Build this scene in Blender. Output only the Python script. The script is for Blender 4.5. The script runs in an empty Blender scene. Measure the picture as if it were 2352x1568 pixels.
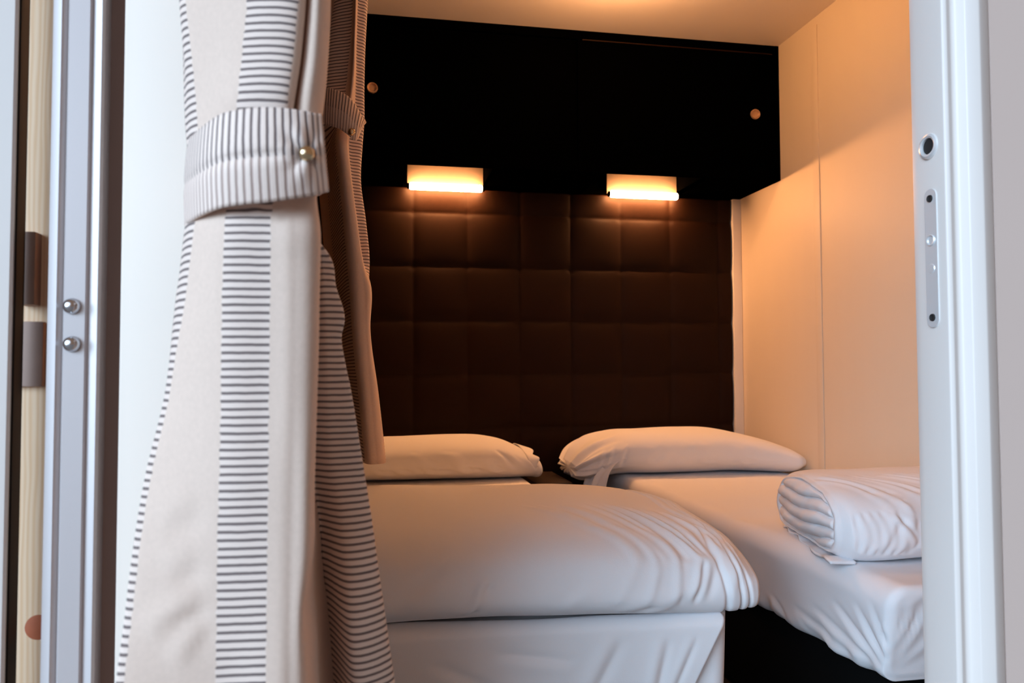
import bpy, bmesh, math, random
import numpy as np
from mathutils import Vector, Matrix

# ------------------------------------------------------------------ camera
W_PX, H_PX = 2352.0, 1568.0
F_PX, YAW, PITCH, ROLL = 1781.7, 0.18354, 0.03831, -0.00305
CAM_Z = 0.92
cy, sy = math.cos(YAW), math.sin(YAW)
FW = np.array([sy * math.cos(PITCH), cy * math.cos(PITCH), math.sin(PITCH)])
_r = np.array([cy, -sy, 0.0]); _u = np.cross(_r, FW)
RT = _r * math.cos(ROLL) + _u * math.sin(ROLL)
UP = -_r * math.sin(ROLL) + _u * math.cos(ROLL)
scene = bpy.context.scene
cam_data = bpy.data.cameras.new('camera')
cam = bpy.data.objects.new('camera', cam_data)
scene.collection.objects.link(cam)
m = Matrix(((RT[0], UP[0], -FW[0], 0.0), (RT[1], UP[1], -FW[1], 0.0), (RT[2], UP[2], -FW[2], CAM_Z), (0, 0, 0, 1)))
cam.matrix_world = m
cam_data.sensor_width = 36.0
cam_data.lens = F_PX / W_PX * 36.0
cam_data.clip_start = 0.01
cam_data.dof.use_dof = True
cam_data.dof.focus_distance = 1.5
cam_data.dof.aperture_fstop = 8.0
scene.camera = cam

# ------------------------------------------------------------------ world, light, exposure
scene.view_settings.view_transform = 'Standard'
scene.view_settings.look = 'None'
scene.view_settings.exposure = 0.0
scene.view_settings.gamma = 1.0
scene.view_settings.use_curve_mapping = False
scene.cycles.max_bounces = 10
scene.cycles.diffuse_bounces = 6
scene.cycles.glossy_bounces = 4
scene.cycles.sample_clamp_indirect = 6.0
scene.cycles.caustics_reflective = False
scene.cycles.caustics_refractive = False
try:
    scene.cycles.use_denoising = True
except Exception:
    pass

SKY_BASE = 0.26   # warm surroundings; the lobes are the cool daylight coming from the left
SKY_LOBES = [((-0.53, -0.85, 0.32), 0.89, 0.985, 3.2), ((-0.777, -0.63, 0.26), 0.92, 0.985, 13.5)]
world = bpy.data.worlds.new('overcast_sky'); scene.world = world
world.use_nodes = True
nt = world.node_tree; nt.nodes.clear()
tc = nt.nodes.new('ShaderNodeTexCoord')
total = None
for (dr, f0, f1, st) in SKY_LOBES:
    dot = nt.nodes.new('ShaderNodeVectorMath'); dot.operation = 'DOT_PRODUCT'
    dot.inputs[1].default_value = Vector(dr).normalized()
    mr = nt.nodes.new('ShaderNodeMapRange'); mr.interpolation_type = 'SMOOTHSTEP'
    mr.inputs['From Min'].default_value = f0; mr.inputs['From Max'].default_value = f1
    mr.inputs['To Min'].default_value = 0.0; mr.inputs['To Max'].default_value = st
    nt.links.new(tc.outputs['Generated'], dot.inputs[0]); nt.links.new(dot.outputs['Value'], mr.inputs['Value'])
    ad = nt.nodes.new('ShaderNodeMath'); ad.operation = 'ADD'
    nt.links.new(mr.outputs['Result'], ad.inputs[0])
    if total is None: ad.inputs[1].default_value = 0.0
    else: nt.links.new(total, ad.inputs[1])
    total = ad.outputs[0]
bg = nt.nodes.new('ShaderNodeBackground'); bg.inputs['Color'].default_value = (0.58, 0.79, 1.0, 1)
wo = nt.nodes.new('ShaderNodeOutputWorld')
bw = nt.nodes.new('ShaderNodeBackground'); bw.inputs['Color'].default_value = (1.0, 0.66, 0.48, 1); bw.inputs['Strength'].default_value = SKY_BASE
sm = nt.nodes.new('ShaderNodeAddShader')
nt.links.new(total, bg.inputs['Strength'])
nt.links.new(bg.outputs['Background'], sm.inputs[0]); nt.links.new(bw.outputs['Background'], sm.inputs[1])
nt.links.new(sm.outputs[0], wo.inputs['Surface'])

TUBE_STRENGTH = 225.0
ADDED_LAMP_STRENGTH = 142.0
LAMP_WARM = (1.0, 0.46, 0.18)
TUBE_COLOR = (1.0, 0.43, 0.16)

# portal in the doorway: only guides the sampling of the sky, gives no light of its own
pl = bpy.data.lights.new('doorway_portal', 'AREA'); pl.shape = 'RECTANGLE'; pl.size = 0.96; pl.size_y = 2.1
pl.cycles.is_portal = True
po = bpy.data.objects.new('doorway_portal', pl); scene.collection.objects.link(po)
po.location = (0.21, 0.79, 1.05); po.rotation_euler = (math.radians(90), 0, 0)

# ------------------------------------------------------------------ measuring helpers
def ray(x, y):
    return FW + RT * (x - W_PX / 2) / F_PX + UP * (H_PX / 2 - y) / F_PX
def at(x, y, Y):
    v = ray(x, y); p = v * Y / v[1]
    return np.array([p[0], p[1], p[2] + CAM_Z])
KF, KR = 0.70, 0.86   # distances of the long and the short curtain
def pt(x, z, Y):
    y = 784.0
    for _ in range(4):
        p = at(x, y, Y); y -= (z - p[2]) * F_PX / Y * 0.97
    return np.array([at(x, y, Y)[0], Y, z])

def new_obj(name, me, parent=None):
    o = bpy.data.objects.new(name, me)
    scene.collection.objects.link(o)
    if parent is not None:
        o.parent = parent
        o.matrix_parent_inverse = Matrix.Translation(parent.location).inverted()
    return o
def empty(name, loc=(0, 0, 0)):
    o = bpy.data.objects.new(name, None); scene.collection.objects.link(o)
    o.location = loc; o.empty_display_size = 0.1
    return o
def tag(o, label=None, cat=None, group=None, kind=None):
    if label: o['label'] = label
    if cat: o['category'] = cat
    if group: o['group'] = group
    if kind: o['kind'] = kind
    return o

# ------------------------------------------------------------------ materials
def base_mat(name, color, rough=0.6, metal=0.0, spec=0.5, noise=0.0, nscale=20.0, bump=0.0, bscale=400.0, coat=0.0, stretch=(1, 1, 1), sheen=0.0):
    mt = bpy.data.materials.new(name); mt.use_nodes = True
    n = mt.node_tree; b = n.nodes['Principled BSDF']
    b.inputs['Base Color'].default_value = (*color, 1)
    b.inputs['Roughness'].default_value = rough
    b.inputs['Metallic'].default_value = metal
    b.inputs['Specular IOR Level'].default_value = spec
    b.inputs['Coat Weight'].default_value = coat
    if sheen: b.inputs['Sheen Weight'].default_value = sheen
    t = n.nodes.new('ShaderNodeTexCoord')
    mp = n.nodes.new('ShaderNodeMapping'); mp.inputs['Scale'].default_value = stretch
    n.links.new(t.outputs['Object'], mp.inputs['Vector'])
    if noise > 0:
        nz = n.nodes.new('ShaderNodeTexNoise'); nz.inputs['Scale'].default_value = nscale; nz.inputs['Detail'].default_value = 4
        n.links.new(mp.outputs['Vector'], nz.inputs['Vector'])
        mx = n.nodes.new('ShaderNodeMix'); mx.data_type = 'RGBA'
        lo = tuple(c * (1 - noise) for c in color); hi = tuple(min(1, c * (1 + noise * 0.6)) for c in color)
        mx.inputs['A'].default_value = (*lo, 1); mx.inputs['B'].default_value = (*hi, 1)
        n.links.new(nz.outputs['Fac'], mx.inputs['Factor'])
        n.links.new(mx.outputs['Result'], b.inputs['Base Color'])
    if bump > 0:
        nb = n.nodes.new('ShaderNodeTexNoise'); nb.inputs['Scale'].default_value = bscale; nb.inputs['Detail'].default_value = 3
        n.links.new(mp.outputs['Vector'], nb.inputs['Vector'])
        bp = n.nodes.new('ShaderNodeBump'); bp.inputs['Strength'].default_value = bump; bp.inputs['Distance'].default_value = 0.002
        n.links.new(nb.outputs['Fac'], bp.inputs['Height'])
        n.links.new(bp.outputs['Normal'], b.inputs['Normal'])
    return mt

def stripe_mat(name, bands, umax, pitch, tie=False, glow_through=0.0):
    """woven linen with ribbed stripes: UV.x runs across the cloth, UV.y along it (metres)"""
    mt = bpy.data.materials.new(name); mt.use_nodes = True
    n = mt.node_tree; b = n.nodes['Principled BSDF']; L = n.links.new
    b.inputs['Roughness'].default_value = 0.85
    b.inputs['Specular IOR Level'].default_value = 0.2
    uv = n.nodes.new('ShaderNodeUVMap'); uv.uv_map = 'UVMap'
    sp = n.nodes.new('ShaderNodeSeparateXYZ'); L(uv.outputs['UV'], sp.inputs['Vector'])
    def M(op, a, bv=None, c=None):
        k = n.nodes.new('ShaderNodeMath'); k.operation = op
        for i, q in enumerate((a, bv, c)):
            if q is None: continue
            if isinstance(q, (int, float)): k.inputs[i].default_value = q
            else: L(q, k.inputs[i])
        return k.outputs[0]
    tcn = n.nodes.new('ShaderNodeTexCoord')
    nz = n.nodes.new('ShaderNodeTexNoise'); nz.inputs['Scale'].default_value = 90; L(tcn.outputs['Object'], nz.inputs['Vector'])
    along = sp.outputs['X'] if tie else sp.outputs['Y']
    wob = M('MULTIPLY_ADD', nz.outputs['Fac'], 0.12, M('DIVIDE', along, pitch))
    s = M('SINE', M('MULTIPLY', wob, 2 * math.pi))
    mp = n.nodes.new('ShaderNodeMapRange'); mp.interpolation_type = 'SMOOTHSTEP'
    mp.inputs['From Min'].default_value = 0.05; mp.inputs['From Max'].default_value = 0.85
    L(s, mp.inputs['Value'])
    line = mp.outputs['Result']
    cr = n.nodes.new('ShaderNodeValToRGB'); cr.color_ramp.interpolation = 'CONSTANT'
    els = cr.color_ramp.elements
    els[0].position = 0.0; els[0].color = (0, 0, 0, 1); els[1].position = 1.0; els[1].color = (0, 0, 0, 1)
    for (a, c) in bands:
        e = els.new(max(a / umax, 0.0)); e.color = (1, 1, 1, 1)
        e = els.new(min(c / umax, 1.0)); e.color = (0, 0, 0, 1)
    nz2 = n.nodes.new('ShaderNodeTexNoise'); nz2.inputs['Scale'].default_value = 260; nz2.inputs['Detail'].default_value = 2
    L(tcn.outputs['Object'], nz2.inputs['Vector'])
    across = sp.outputs['Y'] if tie else sp.outputs['X']
    jit = M('MULTIPLY_ADD', M('SUBTRACT', nz2.outputs['Fac'], 0.5), 0.0 if tie else 0.10, across)
    L(M('DIVIDE', jit, umax), cr.inputs['Fac'])
    mask = cr.outputs['Color']
    def MIX(f, A, B):
        x = n.nodes.new('ShaderNodeMix'); x.data_type = 'RGBA'
        if isinstance(f, (int, float)): x.inputs['Factor'].default_value = f
        else: L(f, x.inputs['Factor'])
        for nm, q in (('A', A), ('B', B)):
            if isinstance(q, tuple): x.inputs[nm].default_value = (*q, 1)
            else: L(q, x.inputs[nm])
        return x.outputs['Result']
    linen = (0.77, 0.605, 0.51); pale = (0.86, 0.71, 0.63); dark = (0.19, 0.145, 0.14); brown = (0.45, 0.33, 0.29)
    weave = MIX(nz2.outputs['Fac'], tuple(c * 0.93 for c in linen), tuple(min(1, c * 1.05) for c in linen))
    if tie:
        col_line = MIX(mask, brown, dark)
        col = MIX(line, pale, col_line)
    else:
        stripes = MIX(line, pale, dark)
        col = MIX(mask, weave, stripes)
    L(col, b.inputs['Base Color'])
    h = M('MULTIPLY', M('MULTIPLY', line, -1.0), 1.0 if tie else mask)
    h2 = M('MULTIPLY_ADD', nz2.outputs['Fac'], 0.25, h)
    bp = n.nodes.new('ShaderNodeBump'); bp.inputs['Strength'].default_value = 0.5; bp.inputs['Distance'].default_value = 0.0015
    L(h2, bp.inputs['Height']); L(bp.outputs['Normal'], b.inputs['Normal'])
    if glow_through > 0:      # thin cloth: part of the light passes through
        tr = n.nodes.new('ShaderNodeBsdfTranslucent'); L(col, tr.inputs['Color'])
        ms = n.nodes.new('ShaderNodeMixShader'); ms.inputs[0].default_value = glow_through
        L(b.outputs[0], ms.inputs[1]); L(tr.outputs[0], ms.inputs[2])
        L(ms.outputs[0], n.nodes['Material Output'].inputs['Surface'])
    return mt

MAT = {}
MAT['cotton'] = base_mat('white_cotton', (0.81, 0.82, 0.85), 0.9, spec=0.15, bump=0.15, bscale=900)
MAT['black'] = base_mat('black_laminate', (0.0003, 0.0003, 0.0003), 0.6, spec=0.0)
MAT['blackbase'] = base_mat('black_fabric_base', (0.004, 0.004, 0.004), 0.9, spec=0.05)
MAT['leather'] = base_mat('brown_upholstery', (0.0115, 0.0045, 0.0021), 0.5, spec=0.08, noise=0.15, nscale=60, bump=0.15, bscale=700)
MAT['panel'] = base_mat('cream_wall_panel', (0.72, 0.635, 0.51), 0.5, spec=0.2, noise=0.02, nscale=3, bump=0.04, bscale=250, stretch=(1, 4, 0.3))
MAT['ceiling'] = base_mat('cream_ceiling_panel', (0.88, 0.80, 0.72), 0.6, spec=0.3, bump=0.05, bscale=120, stretch=(0.2, 4, 1))
MAT['whitewall'] = base_mat('white_wall_panel', (0.88, 0.78, 0.69), 0.45, spec=0.3)
MAT['darkpanel'] = base_mat('dark_brown_side_panel', (0.055, 0.034, 0.024), 0.5, noise=0.2, nscale=12, stretch=(6, 6, 0.6))
MAT['whitetrim'] = base_mat('white_corner_trim', (0.80, 0.77, 0.74), 0.4)
MAT['jamb'] = base_mat('white_door_profile', (0.66, 0.60, 0.565), 0.4, spec=0.4, noise=0.02, nscale=8)
MAT['outer'] = base_mat('beige_outer_wall', (0.58, 0.455, 0.40), 0.6, noise=0.03, nscale=5)
MAT['alu'] = base_mat('aluminium_frame', (0.60, 0.55, 0.55), 0.42, metal=0.25, spec=0.5)
MAT['alu_grey'] = base_mat('aluminium_return', (0.36, 0.36, 0.37), 0.5, metal=0.2)
MAT['rubber'] = base_mat('dark_rubber_seal', (0.012, 0.010, 0.010), 0.7)
MAT['groove_shade'] = base_mat('brown_groove_shade', (0.36, 0.25, 0.22), 0.8)
MAT['steel'] = base_mat('rivet_steel', (0.62, 0.63, 0.66), 0.18, metal=1.0)
MAT['plate'] = base_mat('satin_lock_plate', (0.80, 0.81, 0.82), 0.3, metal=0.5)
MAT['brass'] = base_mat('brass_snap', (0.72, 0.55, 0.34), 0.18, metal=1.0)
MAT['pull'] = base_mat('bronze_finger_pull', (0.55, 0.36, 0.24), 0.4, metal=0.6)
MAT['floor'] = base_mat('dark_floor', (0.010, 0.008, 0.007), 0.6, noise=0.2, nscale=10)
MAT['ground'] = base_mat('terrace_ground', (0.32, 0.31, 0.30), 0.8, noise=0.15, nscale=6)
MAT['lampplate'] = base_mat('pale_lamp_plate', (0.085, 0.066, 0.048), 0.6, noise=0.08, nscale=50)
MAT['nightstand'] = base_mat('dark_wood', (0.022, 0.012, 0.008), 0.5, noise=0.3, nscale=15, stretch=(1, 8, 1))
MAT['fabric'] = stripe_mat('striped_linen', [(0, 1), (2, 3), (5, 7.2)], 8.0, 0.0061, glow_through=0.10)
MAT['fabric_rear'] = stripe_mat('striped_linen_short', [(1, 2), (3, 4)], 6.0, 0.0075)
MAT['tie'] = stripe_mat('striped_tieback', [(0.47, 1.01)], 1.02, 0.0058, tie=True)
MAT['tie_rear'] = stripe_mat('striped_tieback_short', [(0.47, 1.01)], 1.02, 0.0075, tie=True)

def emit_mat(name, color, strength):
    mt = bpy.data.materials.new(name); mt.use_nodes = True
    n = mt.node_tree; n.nodes.clear()
    e = n.nodes.new('ShaderNodeEmission'); e.inputs['Color'].default_value = (*color, 1); e.inputs['Strength'].default_value = strength
    o = n.nodes.new('ShaderNodeOutputMaterial'); n.links.new(e.outputs[0], o.inputs['Surface'])
    return mt
MAT['diffuser'] = emit_mat('added_lamp_glow', LAMP_WARM, ADDED_LAMP_STRENGTH)
MAT['tube'] = emit_mat('lamp_tube_glow', TUBE_COLOR, TUBE_STRENGTH)

def pine_mat():
    mt = base_mat('pine_timber', (0.80, 0.52, 0.26), 0.55)
    n = mt.node_tree; b = n.nodes['Principled BSDF']; L = n.links.new
    t = n.nodes.new('ShaderNodeTexCoord'); mp = n.nodes.new('ShaderNodeMapping')
    mp.inputs['Scale'].default_value = (9, 9, 0.9); L(t.outputs['Object'], mp.inputs['Vector'])
    w = n.nodes.new('ShaderNodeTexWave'); w.wave_type = 'BANDS'; w.bands_direction = 'X'
    w.inputs['Scale'].default_value = 7; w.inputs['Distortion'].default_value = 7; w.inputs['Detail'].default_value = 2
    L(mp.outputs['Vector'], w.inputs['Vector'])
    cr = n.nodes.new('ShaderNodeValToRGB')
    cr.color_ramp.elements[0].color = (0.93, 0.67, 0.46, 1); cr.color_ramp.elements[1].color = (0.84, 0.54, 0.32, 1)
    L(w.outputs['Fac'], cr.inputs['Fac']); L(cr.outputs['Color'], b.inputs['Base Color'])
    return mt
MAT['pine'] = pine_mat()
MAT['knot'] = base_mat('pine_knot', (0.42, 0.10, 0.035), 0.6, noise=0.3, nscale=60)
MAT['pine_block_shade'] = base_mat('brown_block_and_shade', (0.42, 0.28, 0.23), 0.7, noise=0.2, nscale=30)

# ------------------------------------------------------------------ mesh helpers
def shade(me, ang=40):
    for p in me.polygons: p.use_smooth = True
    try:
        me.set_sharp_from_angle(angle=math.radians(ang))
    except Exception:
        pass
def from_bm(name, bm, mat, parent=None, smooth=True, ang=40):
    me = bpy.data.meshes.new(name); bm.normal_update(); bm.to_mesh(me); bm.free()
    if smooth: shade(me, ang)
    me.materials.append(mat)
    return new_obj(name, me, parent)
def add_box(bm, lo, hi, bevel=0.0, seg=2):
    r = bmesh.ops.create_cube(bm, size=1.0)
    c = [(lo[i] + hi[i]) / 2 for i in range(3)]; s = [hi[i] - lo[i] for i in range(3)]
    for v in r['verts']:
        v.co = Vector((v.co.x * s[0] + c[0], v.co.y * s[1] + c[1], v.co.z * s[2] + c[2]))
    if bevel > 0:
        es = list({e for v in r['verts'] for e in v.link_edges})
        bmesh.ops.bevel(bm, geom=es, offset=bevel, segments=seg, profile=0.6, affect='EDGES', clamp_overlap=True)
def box(name, lo, hi, mat, parent=None, bevel=0.0):
    bm = bmesh.new(); add_box(bm, lo, hi, bevel)
    return from_bm(name, bm, mat, parent, smooth=bevel > 0)
def add_prism(bm, plan, z0, z1):
    a = [bm.verts.new((x, y, z0)) for x, y in plan]; b = [bm.verts.new((x, y, z1)) for x, y in plan]
    n = len(plan)
    for i in range(n):
        bm.faces.new((a[i], a[(i + 1) % n], b[(i + 1) % n], b[i]))
    bm.faces.new(a[::-1]); bm.faces.new(b)
    bmesh.ops.recalc_face_normals(bm, faces=bm.faces)
def prism(name, plan, z0, z1, mat, parent=None, bevel=0.0):
    bm = bmesh.new(); add_prism(bm, plan, z0, z1)
    if bevel > 0:
        es = [e for e in bm.edges if abs(e.verts[0].co.z - e.verts[1].co.z) > 1e-4]
        bmesh.ops.bevel(bm, geom=es, offset=bevel, segments=2, profile=0.5, affect='EDGES', clamp_overlap=True)
    return from_bm(name, bm, mat, parent, smooth=bevel > 0, ang=35)
def add_lathe(bm, prof, origin, axis, seg=32):
    """prof: list of (radius, height along axis)"""
    ax = Vector(axis).normalized()
    t = Vector((0, 0, 1)) if abs(ax.z) < 0.9 else Vector((1, 0, 0))
    e1 = ax.cross(t).normalized(); e2 = ax.cross(e1)
    o = Vector(origin); rings = []
    for r, h in prof:
        if r < 1e-6: rings.append([bm.verts.new(o + ax * h)])
        else: rings.append([bm.verts.new(o + ax * h + (e1 * math.cos(2 * math.pi * k / seg) + e2 * math.sin(2 * math.pi * k / seg)) * r) for k in range(seg)])
    for A, B in zip(rings[:-1], rings[1:]):
        for k in range(seg):
            k2 = (k + 1) % seg
            if len(A) == 1 and len(B) > 1: bm.faces.new((A[0], B[k], B[k2]))
            elif len(B) == 1 and len(A) > 1: bm.faces.new((A[k], B[0], A[k2]))
            elif len(A) > 1: bm.faces.new((A[k], B[k], B[k2], A[k2]))
    bmesh.ops.recalc_face_normals(bm, faces=bm.faces)
def lathe(name, prof, origin, axis, mat, parent=None, seg=32):
    bm = bmesh.new(); add_lathe(bm, prof, origin, axis, seg)
    return from_bm(name, bm, mat, parent)

def grid_obj(name, P, mat, parent=None, close_c=False, uv=None, thick=0.0, caps=False):
    R, C = P.shape[:2]
    verts = P.reshape(-1, 3).tolist()
    faces = []; CC = C if close_c else C - 1
    for r in range(R - 1):
        for c in range(CC):
            c2 = (c + 1) % C
            faces.append((r * C + c, r * C + c2, (r + 1) * C + c2, (r + 1) * C + c))
    if caps:
        for r in (0, R - 1):
            ctr = P[r].mean(axis=0); verts.append(ctr.tolist()); k = len(verts) - 1
            for c in range(CC):
                c2 = (c + 1) % C
                faces.append((r * C + c, k, r * C + c2) if r == 0 else (r * C + c, r * C + c2, k))
    me = bpy.data.meshes.new(name); me.from_pydata(verts, [], faces); me.update()
    if uv is not None:
        ul = me.uv_layers.new(name='UVMap'); U = uv.reshape(-1, 2)
        idx = np.array([l.vertex_index for l in me.loops])
        ul.data.foreach_set('uv', U[idx].astype(np.float32).ravel())
    bm = bmesh.new(); bm.from_mesh(me); bmesh.ops.recalc_face_normals(bm, faces=bm.faces); bm.to_mesh(me); bm.free()
    for p in me.polygons: p.use_smooth = True
    me.materials.append(mat)
    o = new_obj(name, me, parent)
    if thick > 0:
        s = o.modifiers.new('Solidify', 'SOLIDIFY'); s.thickness = thick; s.offset = 0.0
    return o
def normals(P, close_c=False):
    if close_c:
        dc = np.roll(P, -1, axis=1) - np.roll(P, 1, axis=1)
    else:
        dc = np.gradient(P, axis=1)
    dr = np.gradient(P, axis=0)
    n = np.cross(dc, dr); l = np.linalg.norm(n, axis=2, keepdims=True); l[l < 1e-12] = 1
    return n / l
def wave_noise(P, scale, seed, n=14):
    rs = np.random.RandomState(seed); out = np.zeros(P.shape[:2])
    for i in range(n):
        k = rs.normal(size=3); k = k / np.linalg.norm(k) * scale * (0.5 + 1.3 * rs.rand())
        out += np.sin(P @ k + rs.rand() * 6.28)
    return out / math.sqrt(n)
def creases(P, segs):
    """each seg: (a, b, width, amp, bow) - a soft valley with a raised lip beside it along a-b"""
    D = np.zeros(P.shape[:2])
    for a, b, w, amp in segs:
        a = np.array(a, float); b = np.array(b, float); ab = b - a; L2 = ab @ ab
        t = np.clip(((P - a) @ ab) / L2, 0, 1)
        q = P - (a + t[..., None] * ab); d = np.linalg.norm(q, axis=2)
        side = np.cross(ab, np.array([0.3, -1.0, 0.4])); side /= (np.linalg.norm(side) + 1e-9)
        sd = (q @ side)
        taper = np.sin(np.clip(t, 0.0, 1.0) * math.pi) ** 0.6
        D += amp * taper * (-np.exp(-(d / w) ** 2) + 0.75 * np.exp(-((d - 1.9 * w) / (1.3 * w)) ** 2) * (0.5 + 0.5 * np.tanh(sd / w)))
    return D
def catmull(A, n_per, axis=0, knots=None):
    """cubic hermite (monotone-ish) through A along axis 0"""
    A = np.moveaxis(A, axis, 0); N = A.shape[0]
    k = np.arange(N, dtype=float) if knots is None else np.asarray(knots, float)
    m_ = np.zeros_like(A)
    for i in range(N):
        if i == 0: m_[i] = (A[1] - A[0]) / (k[1] - k[0])
        elif i == N - 1: m_[i] = (A[-1] - A[-2]) / (k[-1] - k[-2])
        else:
            h0, h1 = k[i] - k[i - 1], k[i + 1] - k[i]
            s0, s1 = (A[i] - A[i - 1]) / h0, (A[i + 1] - A[i]) / h1
            m_[i] = (s0 * h1 + s1 * h0) / (h0 + h1)
    out, ts = [], []
    for i in range(N - 1):
        h = k[i + 1] - k[i]
        for j in range(n_per):
            t = j / n_per
            h00 = 2 * t**3 - 3 * t**2 + 1; h10 = t**3 - 2 * t**2 + t; h01 = -2 * t**3 + 3 * t**2; h11 = t**3 - t**2
            out.append(h00 * A[i] + h10 * h * m_[i] + h01 * A[i + 1] + h11 * h * m_[i + 1]); ts.append(k[i] + t * h)
    out.append(A[-1]); ts.append(k[-1])
    return np.moveaxis(np.array(out), 0, axis), np.array(ts)

# ------------------------------------------------------------------ the room shell
XL, XR, YB, ZC = -0.26, 1.734, 3.44, 2.316
def struct(o): o['kind'] = 'structure'; return o
struct(box('floor', (-0.36, 0.872, -0.06), (1.86, 3.56, 0.0), MAT['floor']))
struct(box('ceiling', (-0.36, 0.72, ZC), (1.86, 3.56, ZC + 0.06), MAT['ceiling']))
struct(box('wall_back', (-0.36, YB, 0), (1.86, 3.56, ZC), MAT['panel']))
struct(box('wall_right', (XR, 0.87, 0), (1.86, YB, ZC), MAT['panel']))
struct(box('wall_left', (-0.36, 0.962, 0), (XL, YB, ZC), MAT['darkpanel']))
struct(box('trim_6', (-0.235, 0.800, 0), (-0.105, 0.868, 2.16), MAT['whitewall'], bevel=0.003))
bm = bmesh.new()
add_box(bm, (0.736, 0.800, 0), (2.6, 0.868, ZC)); add_box(bm, (-0.36, 0.80, 2.16), (0.736, 0.960, ZC)); add_box(bm, (-2.2, 0.925, 0), (-0.36, 0.960, ZC))
struct(from_bm('wall_front', bm, MAT['outer'], smooth=False))
struct(box('wall_front', (0.746, 0.868, 0), (XR, 0.874, ZC), MAT['panel']))
struct(box('ground', (-8, -9, -0.08), (8, 0.87, 0.0), MAT['ground']))
struct(box('trim_1', (1.690, 3.385, 0), (XR, YB, 1.73), MAT['whitetrim'], bevel=0.006))
# batten joining two wall panels
tb = box('trim_2', (XR - 0.004, 2.735, 0), (XR, 2.775, ZC - 0.035), MAT['panel'], bevel=0.0018); struct(tb)

# ------------------------------------------------------------------ headboard of square upholstered panels
def make_headboard():
    x0, x1, z1 = -0.25, 1.690, 1.731
    t, xs, zs = 0.23736, 0.19398, 0.92 + 0.69885
    nx, nz = 330, 300
    X = np.linspace(x0, x1, nx); Z = np.linspace(0.0, z1, nz)
    XX, ZZ = np.meshgrid(X, Z)
    fx = np.abs(((XX - xs) / t + 0.5) % 1.0 - 0.5) * t       # distance to a vertical seam
    fz = np.abs(((ZZ - zs) / t + 0.5) % 1.0 - 0.5) * t
    def puff(d, r): return 1 - np.exp(-d / r)
    H = 0.012 * puff(fx, 0.032) * puff(fz, 0.032) + 0.0012 * puff(fx, 0.004) * puff(fz, 0.004)
    corner = np.exp(-((fx**2 + fz**2) / 0.018**2))
    H -= 0.005 * corner
    P = np.stack([XX, 3.405 - H, ZZ], axis=2)
    P[0, :, 1] = 3.4399; P[:, 0, 1] = 3.4399; P[:, -1, 1] = 3.4399; P[-1, :, 1] = 3.4399
    o = grid_obj('headboard', P, MAT['leather'])
    tag(o, 'dark brown headboard wall stitched into square padded panels behind both beds', 'headboard')
make_headboard()

# ------------------------------------------------------------------ overhead cabinet
YC, ZB = 3.027, 1.7315
LAMPS = ((0.1674, 0.4963), (1.0717, 1.4048))
def make_cabinet():
    c = empty('overhead_cabinet', (0.74, YC, ZB))
    tag(c, 'long black overhead cabinet with sliding doors above the brown headboard', 'cabinet')
    bm = bmesh.new()
    xa = XL
    for (p, q) in LAMPS:
        add_box(bm, (xa, YC + 0.012, ZB), (p * 0.895 - 0.004, YB, ZB + 0.018)); xa = q + 0.004
        for w in (p * 0.895 - 0.010, q + 0.004): add_box(bm, (w, YC + 0.04, ZB), (w + 0.006, 3.40, ZB + 0.17))
        add_box(bm, (p * 0.895 - 0.01, YC + 0.04, ZB + 0.165), (q + 0.01, 3.40, ZB + 0.172))
    add_box(bm, (xa, YC + 0.012, ZB), (XR, YB, ZB + 0.018))
    add_box(bm, (XL, YC, ZB), (XR, YC + 0.018, ZB + 0.045), 0.002)        # lower rail
    add_box(bm, (XL, YC, ZC - 0.035), (XR, YC + 0.018, ZC), 0.002)        # upper rail
    add_box(bm, (XR - 0.016, YC, ZB), (XR, YB, ZC)); add_box(bm, (XL, YC, ZB), (XL + 0.016, YB, ZC))
    add_box(bm, (XL, YB - 0.012, ZB), (XR, YB, ZC))
    from_bm('carcass', bm, MAT['black'], c)
    box('sliding_track', (0.86, YC - 0.001, ZC - 0.040), (XR - 0.03, YC + 0.022, ZC - 0.036), MAT['leather'], c)
    for (a, b, y, px) in ((XL + 0.016, 0.87, YC + 0.020, 0.012), (0.84, XR - 0.016, YC + 0.004, 1.622)):
        d = box('door', (a, y, ZB + 0.040), (b, y + 0.014, ZC - 0.034), MAT['black'], c, bevel=0.0015)
        pz = 0.92 + (1.109 if px < 0.5 else 1.093)
        lathe('finger_pull', [(0.0, 0.0010), (0.0130, 0.0012), (0.0155, 0.0040), (0.0168, 0.0085), (0.0195, 0.0090), (0.0215, 0.0060), (0.0215, -0.002)], (px, y, pz), (0, -1, 0), MAT['pull'], d)
    return c
make_cabinet()

# ------------------------------------------------------------------ two lamps under the cabinet
def make_lamp(x0, x1, label):
    xm = (x0 + x1) / 2
    r = empty('under_cabinet_lamp', (xm, 3.33, ZB))
    tag(r, label, 'lamp', 'lamps under the overhead cabinet')
    box('back_plate', (x0 - 0.002, 3.376, ZB + 0.001), (x1 + 0.002, 3.388, ZB + 0.16), MAT['lampplate'], r, bevel=0.001)
    tube = lathe('light_tube', [(0.0, -(x1 - x0) / 2 + 0.006), (0.012, -(x1 - x0) / 2 + 0.006), (0.0155, -(x1 - x0) / 2 + 0.010), (0.0155, (x1 - x0) / 2 - 0.010), (0.012, (x1 - x0) / 2 - 0.006), (0.0, (x1 - x0) / 2 - 0.006)],
                 (xm, 3.350, ZB - 0.0100), (1, 0, 0), MAT['tube'], r, seg=24)
    for s in (x0, x1):
        lathe('end_cap', [(0.0, -0.004), (0.0125, -0.004), (0.0125, 0.004), (0.0, 0.004)], (s, 3.350, ZB - 0.0100), (1, 0, 0), MAT['black'], r, 20)
make_lamp(*LAMPS[0], 'lit tube lamp above the left pillow, nearer the tied-back curtain')
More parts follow.
